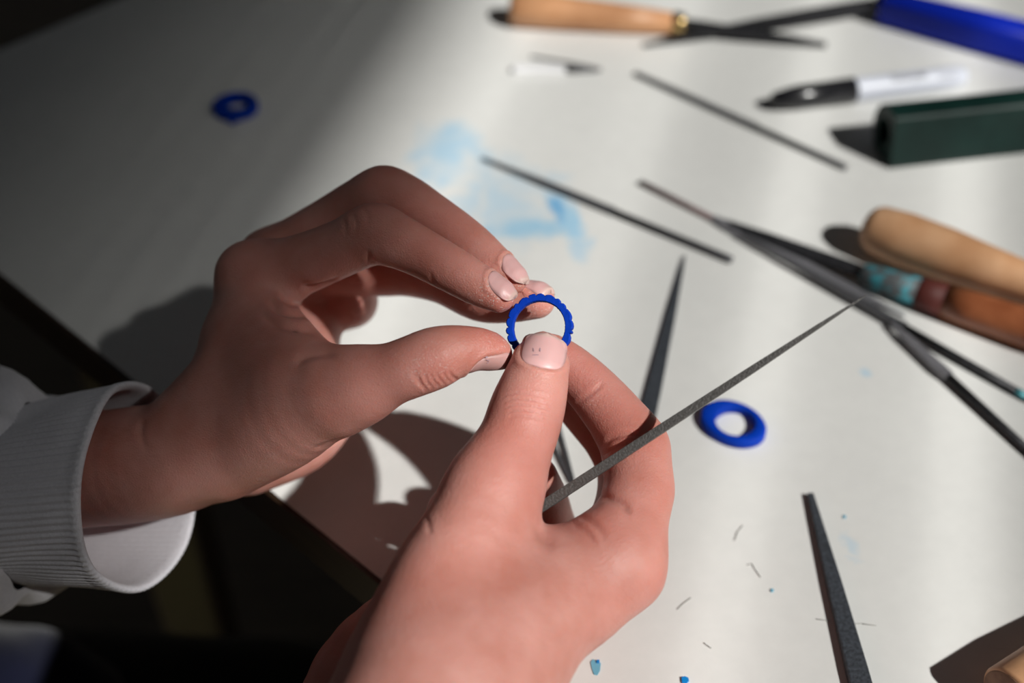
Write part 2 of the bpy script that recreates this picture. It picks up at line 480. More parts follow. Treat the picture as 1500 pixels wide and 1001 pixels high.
def surface_nets(fn, lo, hi, h):
    n = np.ceil((hi - lo) / h).astype(int) + 1
    xs = [lo[i] + h * np.arange(n[i]) for i in range(3)]
    # coarse pass finds the blocks near the surface, only those are sampled finely
    B = 6; nb = np.ceil(n / B).astype(int); n = nb * B
    xs = [lo[i] + h * np.arange(n[i]) for i in range(3)]
    cx = [lo[i] + h * (B * np.arange(nb[i]) + (B - 1) / 2) for i in range(3)]
    C = np.stack(np.meshgrid(*cx, indexing='ij'), -1).reshape(-1, 3)
    cd = fn(C)
    G = np.repeat(np.repeat(np.repeat(cd.reshape(nb).astype(np.float32), B, 0), B, 1), B, 2)
    near = np.argwhere((np.abs(cd) < h * B * 1.25).reshape(nb))
    loc = np.stack(np.meshgrid(*[np.arange(B)] * 3, indexing='ij'), -1).reshape(-1, 3)
    for i in range(0, len(near), 1500):
        ijk = (near[i:i + 1500, None, :] * B + loc[None]).reshape(-1, 3)
        G[tuple(ijk.T)] = fn(lo + h * ijk)
    s = G < 0
    c = np.zeros(np.array(n) - 1, dtype=np.int8)
    offs = [(i, j, k) for i in (0, 1) for j in (0, 1) for k in (0, 1)]
    for i, j, k in offs: c += s[i:n[0] - 1 + i, j:n[1] - 1 + j, k:n[2] - 1 + k]
    act = np.argwhere((c > 0) & (c < 8))
    idx = np.full(np.array(n) - 1, -1, dtype=np.int64); idx[tuple(act.T)] = np.arange(len(act))
    pos = np.zeros((len(act), 3)); cnt = np.zeros(len(act))
    for a in range(3):
        others = [x for x in range(3) if x != a]
        for o1 in (0, 1):
            for o2 in (0, 1):
                st = np.zeros(3, int); st[others[0]] = o1; st[others[1]] = o2
                en = st.copy(); en[a] = 1
                g0 = G[tuple((act + st).T)]; g1 = G[tuple((act + en).T)]
                m = (g0 < 0) != (g1 < 0)
                t_ = g0[m] / (g0[m] - g1[m])
                pos[m] += st + (en - st) * t_[:, None]; cnt[m] += 1
    V = lo + h * (act + pos / cnt[:, None])
    F = []
    for a in range(3):
        b, c_ = (a + 1) % 3, (a + 2) % 3
        sl0 = [slice(None)] * 3; sl1 = [slice(None)] * 3
        sl0[a] = slice(0, n[a] - 1); sl1[a] = slice(1, n[a])
        s0 = s[tuple(sl0)]; s1 = s[tuple(sl1)]
        for flip in (0, 1):
            e = np.argwhere((s0 & ~s1) if flip == 0 else (~s0 & s1))
            e = e[(e[:, b] > 0) & (e[:, c_] > 0) & (e[:, b] < n[b] - 1) & (e[:, c_] < n[c_] - 1)]
            db = np.zeros(3, int); db[b] = 1; dc = np.zeros(3, int); dc[c_] = 1
            q = [idx[tuple((e - db - dc).T)], idx[tuple((e - dc).T)], idx[tuple(e.T)], idx[tuple((e - db).T)]]
            q = np.stack(q if flip == 0 else q[::-1], 1)
            F.append(q)
    return V, np.concatenate(F)

def subdivide(V, F):
    n = len(V)
    E = np.concatenate([F[:, [i, (i + 1) % 4]] for i in range(4)]); E.sort(axis=1)
    U, inv = np.unique(E, axis=0, return_inverse=True); inv = inv.ravel()
    em = (V[U[:, 0]] + V[U[:, 1]]) / 2; fm = V[F].mean(1)
    k = len(F); ei = inv.reshape(4, k).T + n; fi = np.arange(k) + n + len(U)
    NF = np.concatenate([np.stack([F[:, i], ei[:, i], fi, ei[:, (i + 3) % 4]], 1) for i in range(4)])
    return np.concatenate([V, em, fm]), NF
def vnormals(V, F):
    a = V[F[:, 2]] - V[F[:, 0]]; b = V[F[:, 3]] - V[F[:, 1]]
    fn = np.cross(a, b); N = np.zeros_like(V)
    for i in range(4):
        for k in range(3): N[:, k] += np.bincount(F[:, i], fn[:, k], len(V))
    return N / np.maximum(np.linalg.norm(N, axis=1), 1e-9)[:, None]

VOX = 1.25
def seg_dist2d(P, poly):
    best = np.full(len(P), 1e9); tt = np.zeros(len(P)); poly = np.asarray(poly, float)
    if len(poly) > 2: poly = resample(poly, 5)
    m = len(poly) - 1
    for i, (a, b) in enumerate(zip(poly[:-1], poly[1:])):
        ab = b - a; t_ = np.clip((P - a) @ ab / (ab @ ab), 0, 1)
        d = np.linalg.norm(P - a - t_[:, None] * ab, axis=1)
        w = d < best; best[w] = d[w]; tt[w] = (i + t_[w]) / m
    return best, np.clip(np.sin(np.pi * tt) * 1.5, 0, 1)

class Nail:
    def __init__(self, c, axis, n, w, l):
        self.c = np.asarray(c, float)
        self.a = np.asarray(axis, float) / np.linalg.norm(axis)
        n = np.asarray(n, float); n = n - (n @ self.a) * self.a; self.n = n / np.linalg.norm(n)
        self.s = np.cross(self.a, self.n); self.w = w; self.l = l
    def local(self, P):
        q = P - self.c; return q @ self.s, q @ self.a, q @ self.n

def build_hand(name, hand, parent, creases, bumps, reds, moles, dusts, nails, label):
    lo, hi = hand.bounds()
    V, F = surface_nets(hand, lo, hi, VOX)
    V, F = subdivide(V, F)
    for _ in range(2):
        d = hand(V)
        if _ == 0: g = hand.grad(V, d)
        V = V - g * np.clip(d / np.maximum(np.einsum('ij,ij->i', g, g), 0.15), -1.0, 1.0)[:, None]
    # a light relax evens the facets out
    E = np.concatenate([F[:, [i, (i + 1) % 4]] for i in range(4)])
    deg = np.bincount(E[:, 0], minlength=len(V)) + np.bincount(E[:, 1], minlength=len(V))
    for _ in range(14):
        A = np.zeros_like(V)
        for k in range(3):
            A[:, k] = np.bincount(E[:, 0], V[E[:, 1], k], len(V)) + np.bincount(E[:, 1], V[E[:, 0], k], len(V))
        V = V + 0.5 * (A / deg[:, None] - V)
    N = vnormals(V, F)
    UV = np.stack([750 + V[:, 0] / -V[:, 2] * FPX, 500.5 - V[:, 1] / -V[:, 2] * FPX], 1)
    dep = -V[:, 2]; view = -V / np.linalg.norm(V, axis=1)[:, None]
    facing = np.clip(np.einsum('ij,ij->i', N, view) * 3, 0, 1)
    disp = np.zeros(len(V))
    for poly, dmin, dmax, depth, sig in creases:
        m = (dep > dmin) & (dep < dmax) & (facing > 0)
        dd, ends = seg_dist2d(UV[m], poly)
        disp[m] += 0.95 * facing[m] * ends * (-depth * np.exp(-(dd / sig) ** 2) + 0.28 * depth * np.exp(-((dd - 2.2 * sig) / (1.3 * sig)) ** 2))
    for c, r, amt in bumps:
        disp += amt * np.exp(-np.sum((V - c) ** 2, 1) / r ** 2)
    red = np.zeros(len(V)); mole = np.zeros(len(V)); dust = np.zeros(len(V))
    for c, r, amt in reds: red = np.maximum(red, amt * np.exp(-np.sum((V - c) ** 2, 1) / r ** 2))
    for c, r, amt in moles: mole = np.maximum(mole, np.clip(amt * 1.6 * np.exp(-np.sum((V - c) ** 2, 1) / r ** 2), 0, amt))
    for c, r, amt in dusts: dust = np.maximum(dust, amt * np.exp(-np.sum((V - c) ** 2, 1) / r ** 2))
    for nl in nails:
        x, y, z = nl.local(V)
        m = (z > 0.0) & (np.abs(x) < nl.w * 2) & (np.abs(y) < nl.l * 1.2)
        xs, ys = x[m] / nl.w, y[m] / (nl.l / 2)
        q = (np.abs(xs) ** 2.6 + np.abs(ys) ** 2.6) ** (1 / 2.6)
        fold = 0.42 * np.exp(-((q - 1.16) / 0.14) ** 2) * np.clip((0.75 - ys) * 2, 0, 1)
        bed = -0.28 * np.clip((1.04 - q) / 0.10, 0, 1)
        disp[m] += fold + bed
    V = V + N * disp[:, None]
    W = c2w(V)
    o = mobj(name, W, F, M['skin'], parent); tag(o, label)
    me = o.data
    for nm, arr in (('redness', red), ('mole', mole), ('dust', dust)):
        at = me.attributes.new(nm, 'FLOAT', 'POINT'); at.data.foreach_set('value', arr.astype(np.float32))
    return o

def build_nail(hand, nl, parent, material, name='fingernail', extra=0.1):
    nx, ny = 17, 18
    X = np.linspace(-1, 1, nx); Yv = np.linspace(-1, 1, ny)
    Hh = np.full((ny, nx), np.nan); S = np.zeros((ny, nx)); A = np.zeros((ny, nx))
    for j, y in enumerate(Yv):
        for i, x in enumerate(X):
            # superellipse outline
            wy = max(0.0, 1 - abs(y) ** (3.2 if y < 0 else 4.5)) ** (1 / (2.4 if y < 0 else 3.0))
            S[j, i] = x * nl.w * max(wy, 0.12); A[j, i] = y * nl.l / 2
    P = nl.c + S[..., None] * nl.s + A[..., None] * nl.a + 14 * nl.n
    P = P.reshape(-1, 3); h = np.full(len(P), 14.0)
    for _ in range(40):
        d = hand(P + 0 * h[:, None]); step = np.clip(d, -1, 3) * 0.8
        P = P - step[:, None] * nl.n; h -= step
    h = h.reshape(ny, nx)
    # keep the plate a gentle arch: limit the drop near free edge and at the sides
    mid = h[ny // 2, nx // 2]
    for j in range(ny):
        if Yv[j] > 0.55:
            k = np.searchsorted(Yv, 0.55) - 1
            slope = (h[k] - h[k - 3]) / (A[k, 0] - A[k - 3, 0])
            lim = h[k] + np.clip(slope, -0.45, 0.1) * (A[j, 0] - A[k, 0])
            h[j] = np.maximum(h[j], lim)
    h = np.maximum(h, mid - 0.72 * nl.w)
    edge = np.maximum(np.abs(X)[None, :], np.clip(-Yv, 0, 1)[:, None]) ** 6
    off = 0.16 - 0.30 * edge
    h = h + off
    Pn = nl.c + S[..., None] * nl.s + A[..., None] * nl.a + h[..., None] * nl.n
    V = Pn.reshape(-1, 3); F = []
    for j in range(ny - 1):
        for i in range(nx - 1):
            F.append((j * nx + i, j * nx + i + 1, (j + 1) * nx + i + 1, (j + 1) * nx + i))
    # orientation
    a, b, c = V[F[100][0]], V[F[100][1]], V[F[100][2]]
    if np.cross(b - a, c - a) @ nl.n < 0: F = [f[::-1] for f in F]
    o = mobj(name, c2w(V), F, material, parent)
    at = o.data.attributes.new('along', 'FLOAT', 'POINT')
    at.data.foreach_set('value', np.repeat((Yv + 1) / 2, nx).astype(np.float32))
    sd = o.modifiers.new('solidify', 'SOLIDIFY'); sd.thickness = 0.0006; sd.offset = -1
    return o

person = empty('person', np.array([-260.0, 20.0, -300.0]))
tag(person, 'person in a light grey sweatshirt holding a blue wax ring and a needle file', 'person')

# ---- left hand (on the image's left)
LP = [
    Tube([(-160, 742, 525, 84, 1.2), (0, 706, 480, 84, 1.25), (110, 690, 450, 82, 1.3), (190, 682, 437, 83, 1.4), (250, 672, 433, 82, 1.45), (300, 654, 434, 81, 1.4)]),
    Tube([(285, 640, 436, 52, 1.2), (330, 555, 440, 52, 1.2), (360, 470, 440, 50, 1.1), (374, 408, 437, 50)]),           # index metacarpal
    Tube([(310, 640, 452, 52, 1.2), (362, 520, 458, 52), (398, 388, 455, 46)]),                                        # middle metacarpal
    Tube([(320, 640, 465, 52, 1.1), (385, 530, 474, 52), (420, 400, 470, 43)]),                                        # ring metacarpal
    Tube([(330, 650, 470, 55), (405, 560, 482, 55), (445, 440, 484, 43)]),                                             # little metacarpal
    Tube([(335, 655, 424, 72), (410, 615, 411, 74), (470, 587, 401, 60), (520, 567, 395, 51)]),                        # thumb metacarpal and thenar
    Tube([(300, 620, 424, 70), (348, 545, 423, 60), (372, 470, 430, 50)]),
    Tube([(345, 590, 420, 62), (400, 560, 412, 60), (470, 560, 401, 50)]),
    Tube([(352, 500, 430, 48), (385, 520, 421, 54), (430, 560, 407, 58)]),
    Tube([(385, 470, 428, 48), (412, 520, 417, 60), (440, 550, 408, 52)]),                                             # web of the thumb
    Tube([(360, 655, 455, 70), (430, 632, 458, 64), (466, 600, 462, 58)]),                                             # heel of the palm
    Tube([(436, 530, 466, 58), (445, 485, 468, 52)]),
]
LF = [
    (Tube([(374, 408, 437, 50), (440, 388, 430, 45), (500, 364, 422, 42), (546, 344, 416, 45), (580, 353, 412, 40.5), (618, 371, 409, 36.5), (660, 394, 405, 34.5), (700, 417, 402, 31.5), (730, 433, 400, 26)]), 7.0),
    (Tube([(402, 386, 455, 49), (480, 332, 446, 41), (525, 304, 439, 41), (560, 288, 433, 43), (592, 294, 430, 39), (625, 314, 427, 36.5), (680, 352, 420, 34), (720, 384, 414, 29.5), (750, 409, 410, 23.5)]), 7.0),
    (Tube([(430, 410, 470, 46), (500, 392, 464, 42), (560, 392, 462, 43), (600, 398, 454, 37), (650, 410, 443, 36), (705, 434, 430, 38), (750, 440, 422, 33), (786, 440, 418, 28)]), 6.0),
    (Tube([(445, 445, 484, 46), (485, 440, 476, 45), (507, 440, 472, 42), (513, 442, 484, 40), (500, 452, 500, 34)]), 5.0),
    (Tube([(500, 574, 397, 54), (560, 553, 391, 46), (602, 538, 388, 46), (636, 525, 388, 46), (664, 515, 389, 39), (695, 511, 391, 32.5), (716, 514, 393, 29), (729, 519, 394, 23)]), 9.0),
]
lefth = Hand(LP, LF)
lnails = {
    'index': Nail(cpt(733, 428, 399), cpt(735, 434, 400) - cpt(700, 414, 402), (0.47, 0.74, 0.42), 4.6, 10.5),
    'middle': Nail(cpt(752, 402, 409), cpt(752, 410, 409) - cpt(718, 381, 414), (0.62, 0.70, 0.30), 4.6, 11.0),
    'ring': Nail(cpt(785, 436, 418), cpt(790, 443, 417) - cpt(750, 432, 423), (0.35, 0.82, 0.36), 4.8, 11.0),
    'thumb': Nail(cpt(716, 518, 394), cpt(733, 521, 394) - cpt(690, 512, 391), (0.0, -0.80, 0.58), 5.4, 12.5),
}
lcre = []
# thumb knuckle wrinkles
for k, dx in enumerate((0, 9, 18, 27, 36, 45)):
    lcre.append(([(612 + dx, 548 - 1 * k), (617 + dx, 562 - 2 * k), (627 + dx, 574 - 3.2 * k)], 370, 400, 0.5, 2.6))
lcre += [
    ([(606, 540), (609, 555), (618, 568)], 370, 400, 0.25, 3),
    ([(440, 419), (458, 422), (480, 417), (497, 410)], 400, 440, 1.7, 5),
    ([(408, 432), (428, 445), (455, 446)], 400, 440, 1.5, 5),
    ([(392, 440), (412, 456), (440, 461), (456, 459)], 400, 440, 1.7, 5.5),
    ([(380, 455), (405, 475), (440, 483), (470, 490)], 395, 440, 1.0, 6),
    ([(495, 520), (470, 519), (445, 524), (432, 536)], 380, 440, 0.7, 6),
    ([(539, 366), (541, 380), (549, 390)], 395, 418, 0.5, 3.5),
    ([(630, 398), (633, 410), (640, 420)], 390, 412, 0.2, 2.6),
    ([(212, 612), (206, 635), (216, 665)], 395, 440, 0.5, 5),
    ([(500, 318), (506, 330), (505, 345)], 395, 430, 0.22, 3),
    ([(515, 312), (522, 325), (520, 340)], 395, 430, 0.22, 3),
    ([(530, 306), (539, 316), (538, 332)], 395, 430, 0.20, 3),
    ([(455, 660), (480, 650), (505, 640)], 395, 470, 0.3, 3),
]
lbumps = [(cpt(330, 385, 428), 9, 0.9), (cpt(560, 250, 430), 7, 0.7), (cpt(548, 300, 412), 7, 0.6)]
lreds = [(cpt(560, 550, 381), 22, 0.22), (cpt(660, 385, 398), 20, 0.22), (cpt(640, 320, 420), 20, 0.22), (cpt(430, 500, 410), 20, 0.15), (cpt(640, 545, 380), 9, 0.38), (cpt(720, 490, 390), 11, 0.45), (cpt(560, 300, 410), 8, 0.25), (cpt(730, 450, 396), 9, 0.40),
         (cpt(765, 425, 408), 8, 0.35), (cpt(480, 505, 410), 10, 0.35), (cpt(350, 380, 425), 10, 0.18), (cpt(565, 250, 428), 9, 0.25), (cpt(700, 440, 425), 14, 0.25), (cpt(520, 440, 470), 12, 0.25)]
lmoles = [(cpt(433, 483, 409.0), 2.6, 0.0)]
ldust = [(cpt(730, 450, 395), 9, 1.0), (cpt(768, 424, 406), 7, 1.0), (cpt(788, 462, 412), 7, 0.8), (cpt(625, 545, 378), 9, 0.5), (cpt(745, 505, 390), 7, 0.7)]
left_obj = build_hand('hand', lefth, person, lcre, lbumps, lreds, lmoles, ldust, list(lnails.values()),
                      'hand in the shade, fingertips pinching the ring from the left')
for k, nl in lnails.items():
    build_nail(lefth, nl, left_obj, M['nail_dark'] if k == 'thumb' else M['nail'])
# the mole sits where the ray through it meets the skin
def surf_hit(hand, u, v, d0, d1=520):
    ds = np.linspace(d0, d1, 700); P = np.array([cpt(u, v, d) for d in ds]); f = hand(P)
    i = np.argmax(f < 0); return P[i]
mp_ = surf_hit(lefth, 433, 483, 360)
at = left_obj.data.attributes['mole']
co_ = np.empty(len(left_obj.data.vertices) * 3); left_obj.data.vertices.foreach_get('co', co_)
co_ = co_.reshape(-1, 3) * 1000 + world_loc(left_obj)
dd_ = np.linalg.norm(co_ - c2w(mp_), axis=1)
at.data.foreach_set('value', np.clip(1.6 * np.exp(-(dd_ / 0.9) ** 2), 0, 0.85).astype(np.float32))

# ---- right hand (from the bottom edge)
RP = [
    Tube([(420, 1500, 330, 170, 1.1), (560, 1220, 340, 165, 1.1), (640, 1060, 352, 162, 1.1), (672, 990, 358, 150, 1.1), (760, 905, 368, 108), (838, 862, 376, 84), (898, 826, 380, 69)]),
    Tube([(600, 1080, 356, 120), (637, 945, 360, 104), (660, 870, 364, 96), (692, 795, 369, 80), (722, 722, 377, 63)]),
    Tube([(540, 1160, 392, 130), (566, 1022, 398, 118), (640, 930, 402, 95), (720, 860, 404, 80)]),
    Tube([(800, 838, 382, 60), (850, 832, 382, 55)]),
    Tube([(700, 960, 385, 110), (800, 880, 396, 80), (868, 840, 398, 62)]),
    Tube([(680, 980, 400, 100), (760, 900, 412, 80), (820, 860, 416, 62)]),
    Tube([(650, 980, 415, 90), (715, 900, 428, 74), (765, 870, 430, 58)]),
]
RF = [
    (Tube([(898, 822, 380, 67), (922, 770, 385, 56), (934, 720, 391, 51.5), (933, 680, 396, 51), (927, 650, 400, 50), (905, 616, 403, 44.5), (880, 585, 406, 41), (853, 556, 408, 37.5), (826, 532, 409, 34), (806, 517, 409, 29)]), 8.0),
    (Tube([(880, 838, 400, 62), (915, 760, 416, 50), (922, 695, 427, 47), (900, 645, 430, 44), (866, 606, 430, 41), (835, 575, 428, 36), (812, 552, 424, 30)]), 6.0),
    (Tube([(830, 868, 420, 56), (826, 820, 440, 42), (809, 772, 440, 36), (801, 730, 428, 31), (789, 697, 416, 28)]), 6.0),
    (Tube([(765, 885, 432, 52), (728, 838, 450, 44), (690, 785, 446, 42), (664, 752, 436, 40)]), 6.0),
    (Tube([(722, 722, 377, 63), (740, 682, 382, 60), (759, 640, 386, 57), (772, 600, 388.5, 55.5), (783, 565, 390, 49.5, 0.95), (791, 535, 391, 42, 0.9), (795, 518, 391.5, 33, 0.85)]), 10.0),
]
righth = Hand(RP, RF)
rnails = {'thumb': Nail(cpt(795, 521, 391), cpt(797, 500, 393.5) - cpt(779, 590, 388), (0.05, 0.30, 0.95), 7.0, 12.2)}
rcre = []
for k, (y0, s) in enumerate(((577, 0.6), (585, 0.9), (593, 1.0), (601, 1.0), (609, 0.7))):
    rcre.append(([(733 + 3 * k, y0 + 6), (752, y0), (775, y0 + 1), (798, y0 + 6), (812, y0 + 12)], 365, 395, 0.46 * s, 2.4))
rcre += [
    ([(842, 592), (856, 584), (872, 572), (886, 558)], 380, 415, 0.4, 3),
    ([(884, 650), (900, 640), (925, 636), (950, 640)], 375, 410, 0.7, 4),
    ([(882, 668), (905, 655), (935, 650)], 375, 410, 0.45, 3.5),
    ([(876, 728), (896, 733), (912, 741), (924, 756)], 365, 400, 0.9, 6),
    ([(846, 760), (868, 770), (890, 792)], 360, 400, 0.5, 5),
    ([(836, 768), (856, 780), (876, 800)], 360, 400, 0.35, 5),
    ([(786, 764), (794, 785), (812, 806)], 355, 400, 0.5, 8),
    ([(622, 755), (628, 770), (630, 785)], 340, 380, 0.25, 4),
]
rbumps = [(cpt(978, 640, 398), 6, 0.5), (cpt(984, 725, 392), 6, 0.7), (cpt(955, 860, 376), 10, 0.8), (cpt(905, 925, 368), 9, 0.8), (cpt(880, 755, 372), 8, 1.4)]
rreds = [(cpt(755, 650, 374), 22, 0.34), (cpt(900, 605, 394), 20, 0.32), (cpt(945, 735, 382), 20, 0.22), (cpt(930, 900, 368), 20, 0.14), (cpt(700, 780, 352), 24, 0.12), (cpt(600, 860, 350), 20, 0.15), (cpt(775, 595, 378), 10, 0.36), (cpt(945, 645, 392), 11, 0.30), (cpt(890, 770, 372), 10, 0.28), (cpt(960, 860, 372), 10, 0.25), (cpt(860, 560, 400), 12, 0.42),
         (cpt(790, 700, 372), 12, 0.25), (cpt(900, 690, 388), 12, 0.2), (cpt(560, 1000, 385), 26, 0.3), (cpt(640, 735, 428), 12, 0.35), (cpt(830, 500, 402), 9, 0.45)]
rdust = [(cpt(868, 590, 398), 7, 0.35), (cpt(765, 560, 382), 6, 0.35)]
right_obj = build_hand('hand', righth, person, rcre, rbumps, rreds, [], rdust, list(rnails.values()),
                       'sunlit hand, thumb and index finger gripping the ring and file')
for k, nl in rnails.items():
    tn = build_nail(righth, nl, right_obj, M['nail'])

# pencil smudges on both thumbnails
def nail_mark(hand, parent, strokes, d0, lift):
    parts = []
    for (u0, v0), (u1, v1), w in strokes:
        a = surf_hit(hand, u0, v0, d0); b = surf_hit(hand, u1, v1, d0)
        n_ = -((a + b) / 2); n_ /= np.linalg.norm(n_)
        parts.append(sweep(c2w(a + n_ * lift), c2w(b + n_ * lift), [(0, w * 0.6, 0.1), (0.5, w, 0.1), (1, w * 0.6, 0.1)], rrect(0.4), upv=R_CW @ n_))
    V, F = merge(parts); o = mobj('pencil_smudge', V, F, M['graphite'], parent, smooth=False); tag(o, 'faint grey pencil marks on the thumbnail')
nail_mark(righth, right_obj, [((781, 510), (782, 515), 0.35), ((791, 510), (791, 515), 0.4), ((780, 520), (789, 520), 0.25)], 360, 0.42)
nail_mark(lefth, left_obj, [((711, 524), (715, 523), 0.5), ((712, 527), (717, 529), 0.35), ((713, 532), (716, 531), 0.3)], 360, 0.55)

# ------------------------------------------------------------------ sleeve (camera axes, mm)
def sleeve():
    R0 = 153 * 425 / FPX
    n = np.array([0.96, 0.02, 0.27]); n /= np.linalg.norm(n)
    ev = np.array([-0.03, 1, 0.0]); ev -= (ev @ n) * n; ev /= np.linalg.norm(ev)
    eh = np.cross(n, ev)
    if eh[0] > 0: eh = -eh                     # eh: left, towards the viewer
    C = cpt(203, 712, 430)
    back = -n + np.array([0.0, -0.10, -0.16])
    # --- cuff: ribs run along the arm
    nth = 96 * 8; rows = []
    th = np.linspace(0, 2 * np.pi, nth, endpoint=False)
    prof = [(70, -15.0), (52, -10.0), (38, -4.0), (24, -1.6), (12, -1.5), (4, -1.3), (1.0, -1.1), (0.0, -0.4), (0.0, 0.5), (0.8, 1.2), (2.2, 1.45), (3.4, 1.2), (5, 1.0)] + [(x, 1.0) for x in np.linspace(8, 44, 13)]
    V = []
    for k, (x, off) in enumerate(prof):
        rib = (0.42 if x > 3 else 0.12) * (1 if off > 0 else 0.15)
        s = x / 44
        wob = 1.4 * np.sin(2 * th + 0.5 + 1.2 * s) + 0.9 * np.sin(3 * th + 2.0) * (0.4 + s) + 0.5 * np.sin(7 * th + 5 * s)
        r = R0 + off + rib * np.cos(96 * th) + wob * (0.5 + 0.6 * s) - 3.0 * s
        lower = np.clip(-np.sin(th), 0, 1)
        push = 2.2 * np.sin(th * 2 + 0.7) + 2.0 * lower ** 3
        P = C + back * (x - push)[:, None] if isinstance(x, np.ndarray) else C + np.outer(x - push * (1 - 0.5 * s), back)
        P = P + np.outer(r * np.cos(th), eh) * 1.0 + np.outer(r * np.sin(th), ev)
        V.append(P)
    m = len(prof); V = np.concatenate(V); F = []
    for i in range(m - 1):
        for j in range(nth):
            F.append((i * nth + j, i * nth + (j + 1) % nth, (i + 1) * nth + (j + 1) % nth, (i + 1) * nth + j))
    cuff = (V, F)
    # --- sleeve body gathered into the cuff
    nt, nx = 180, 40; th = np.linspace(0, 2 * np.pi, nt, endpoint=False); V = []
    for k in range(nx):
        s = k / (nx - 1); x = 41 + 150 * s
        bulge = R0 - 3 + 15 * (1 - math.exp(-s * 11)) - 3 * s
        fold = (4.0 * np.sin(5 * th + 9 * s) + 2.6 * np.sin(9 * th - 14 * s + 1) + 1.6 * np.sin(14 * th + 20 * s) + 3.0 * np.sin(3 * th + 22 * s)) * (0.25 + 0.75 * min(1, s * 6)) * (1 - 0.3 * s)
        r = bulge + fold
        puff = 3 * np.sin(4 * th + 1) * math.exp(-s * 6)
        P = C + np.outer(x + puff - 4 * math.sin(min(1, s * 8) * math.pi), back) + np.outer(r * np.cos(th), eh) + np.outer(r * np.sin(th), ev)
        V.append(P)
    V = np.concatenate(V); F2 = []
    for i in range(nx - 1):
        for j in range(nt):
            F2.append((i * nt + j, i * nt + (j + 1) % nt, (i + 1) * nt + (j + 1) % nt, (i + 1) * nt + j))
    return cuff, (V, F2)
cuff, body = sleeve()
sl = mobj('sleeve', c2w(body[0]), body[1], M['sweat'], person); tag(sl, 'light grey sweatshirt sleeve bunched above the cuff')
cf = mobj('cuff', c2w(cuff[0]), cuff[1], M['sweat'], sl); tag(cf, 'ribbed light grey cuff standing open around the wrist')
# trousers and lap
def blob_tube(name, st, material, parent, ratio=1.0, n=8, nth=40, wob=0.0):
    S = resample([[*cpt(*s[:3]), s[3] * s[2] / FPX, 1] for s in st], n)
    V = []; F = []
    for i, s in enumerate(S):
        a = S[min(i + 1, len(S) - 1), :3] - S[max(i - 1, 0), :3]
        a, sd, nn = frame_of(a, (0, 1, 0.2))
        for j in range(nth):
            t_ = 2 * math.pi * j / nth
            r = s[3] * (1 + wob * math.sin(3 * t_ + i * 0.7) + wob * 0.6 * math.sin(7 * t_ - i * 1.1))
            V.append(s[:3] + sd * math.cos(t_) * r * ratio + nn * math.sin(t_) * r)
    m = len(S)
    for i in range(m - 1):
        for j in range(nth): F.append((i * nth + j, i * nth + (j + 1) % nth, (i + 1) * nth + (j + 1) % nth, (i + 1) * nth + j))
    F.append(tuple(range(nth - 1, -1, -1))); F.append(tuple((m - 1) * nth + j for j in range(nth)))
    return mobj(name, c2w(V), F, material, parent)
tr = blob_tube('trouser_leg', [(-500, 1080, 720, 150), (-150, 1070, 700, 150), (150, 1075, 690, 148), (400, 1090, 690, 150), (620, 1130, 700, 150)], M['trouser'], person, wob=0.015)
tag(tr, 'black trouser leg in the dark below the table')
tr = blob_tube('jacket_hem', [(-260, 1060, 600, 150), (-60, 1050, 600, 140), (70, 1060, 610, 125), (130, 1075, 625, 80)], M['denim'], person, wob=0.03)
tag(tr, 'navy blue garment hem at the lower left')

# ------------------------------------------------------------------ the ring being filed
def gear_ring(C, n, R_in, R_out, width, lobes, depth, seed):
    r_ = np.random.default_rng(seed)
    n = n / np.linalg.norm(n); ex = np.cross((0, 1, 0), n); ex /= np.linalg.norm(ex); ey = np.cross(n, ex)
    cent = np.sort((np.arange(lobes) + r_.uniform(-0.3, 0.3, lobes)) / lobes * 2 * np.pi)
    amp = r_.uniform(0.4, 1.35, lobes); per = 14; nth = lobes * per
    rr, th = [], []
    for i in range(lobes):
        a, b = cent[i], cent[(i + 1) % lobes] + (2 * np.pi if i == lobes - 1 else 0)
        for k in range(per):
            f = k / per; th.append(a + (b - a) * f)
            rr.append(R_out - depth * amp[i] * (1 - abs(math.sin(math.pi * f)) ** 0.55) - 0.25 * amp[i] * f)
    th = np.array(th); rr = np.array(rr)
    rows = [(R_in, -width / 2 + 0.25, 0), (R_in + 0.2, -width / 2, 0), (None, -width / 2, -0.35), (None, -width / 2 + 0.35, 0), (None, 0, 0.0), (None, width / 2 - 0.35, 0), (None, width / 2, -0.35), (R_in + 0.2, width / 2, 0), (R_in, width / 2 - 0.25, 0), (R_in - 0.08, 0, 0)]
    V = []
    for r0, z, off in rows:
        r = np.full(len(th), r0) if r0 is not None else rr + off
        r = r + r_.normal(0, 0.035, len(th))
        V.append(C + np.outer(r * np.cos(th), ex) + np.outer(r * np.sin(th), ey) + z * n)
    V = np.concatenate(V); m = len(rows); k = len(th); F = []
    for i in range(m):
        for j in range(k):
            F.append((i * k + j, i * k + (j + 1) % k, ((i + 1) % m) * k + (j + 1) % k, ((i + 1) % m) * k + j))
    return V, [f[::-1] for f in F]
RC = cpt(790.5, 480, 400)
V, F = gear_ring(RC, np.array([-0.20, 0.14, 1.0]), 38.5 * 400 / FPX, 50.5 * 400 / FPX, 3.0, 22, 0.85, 3)
ring = mobj('wax_ring', c2w(V), F, M['wax_blue'], smooth=True)
tag(ring, 'blue carved wax ring with a notched rim held between the fingertips', 'ring')
m_ = ring.modifiers.new('es', 'EDGE_SPLIT'); m_.split_angle = math.radians(38)

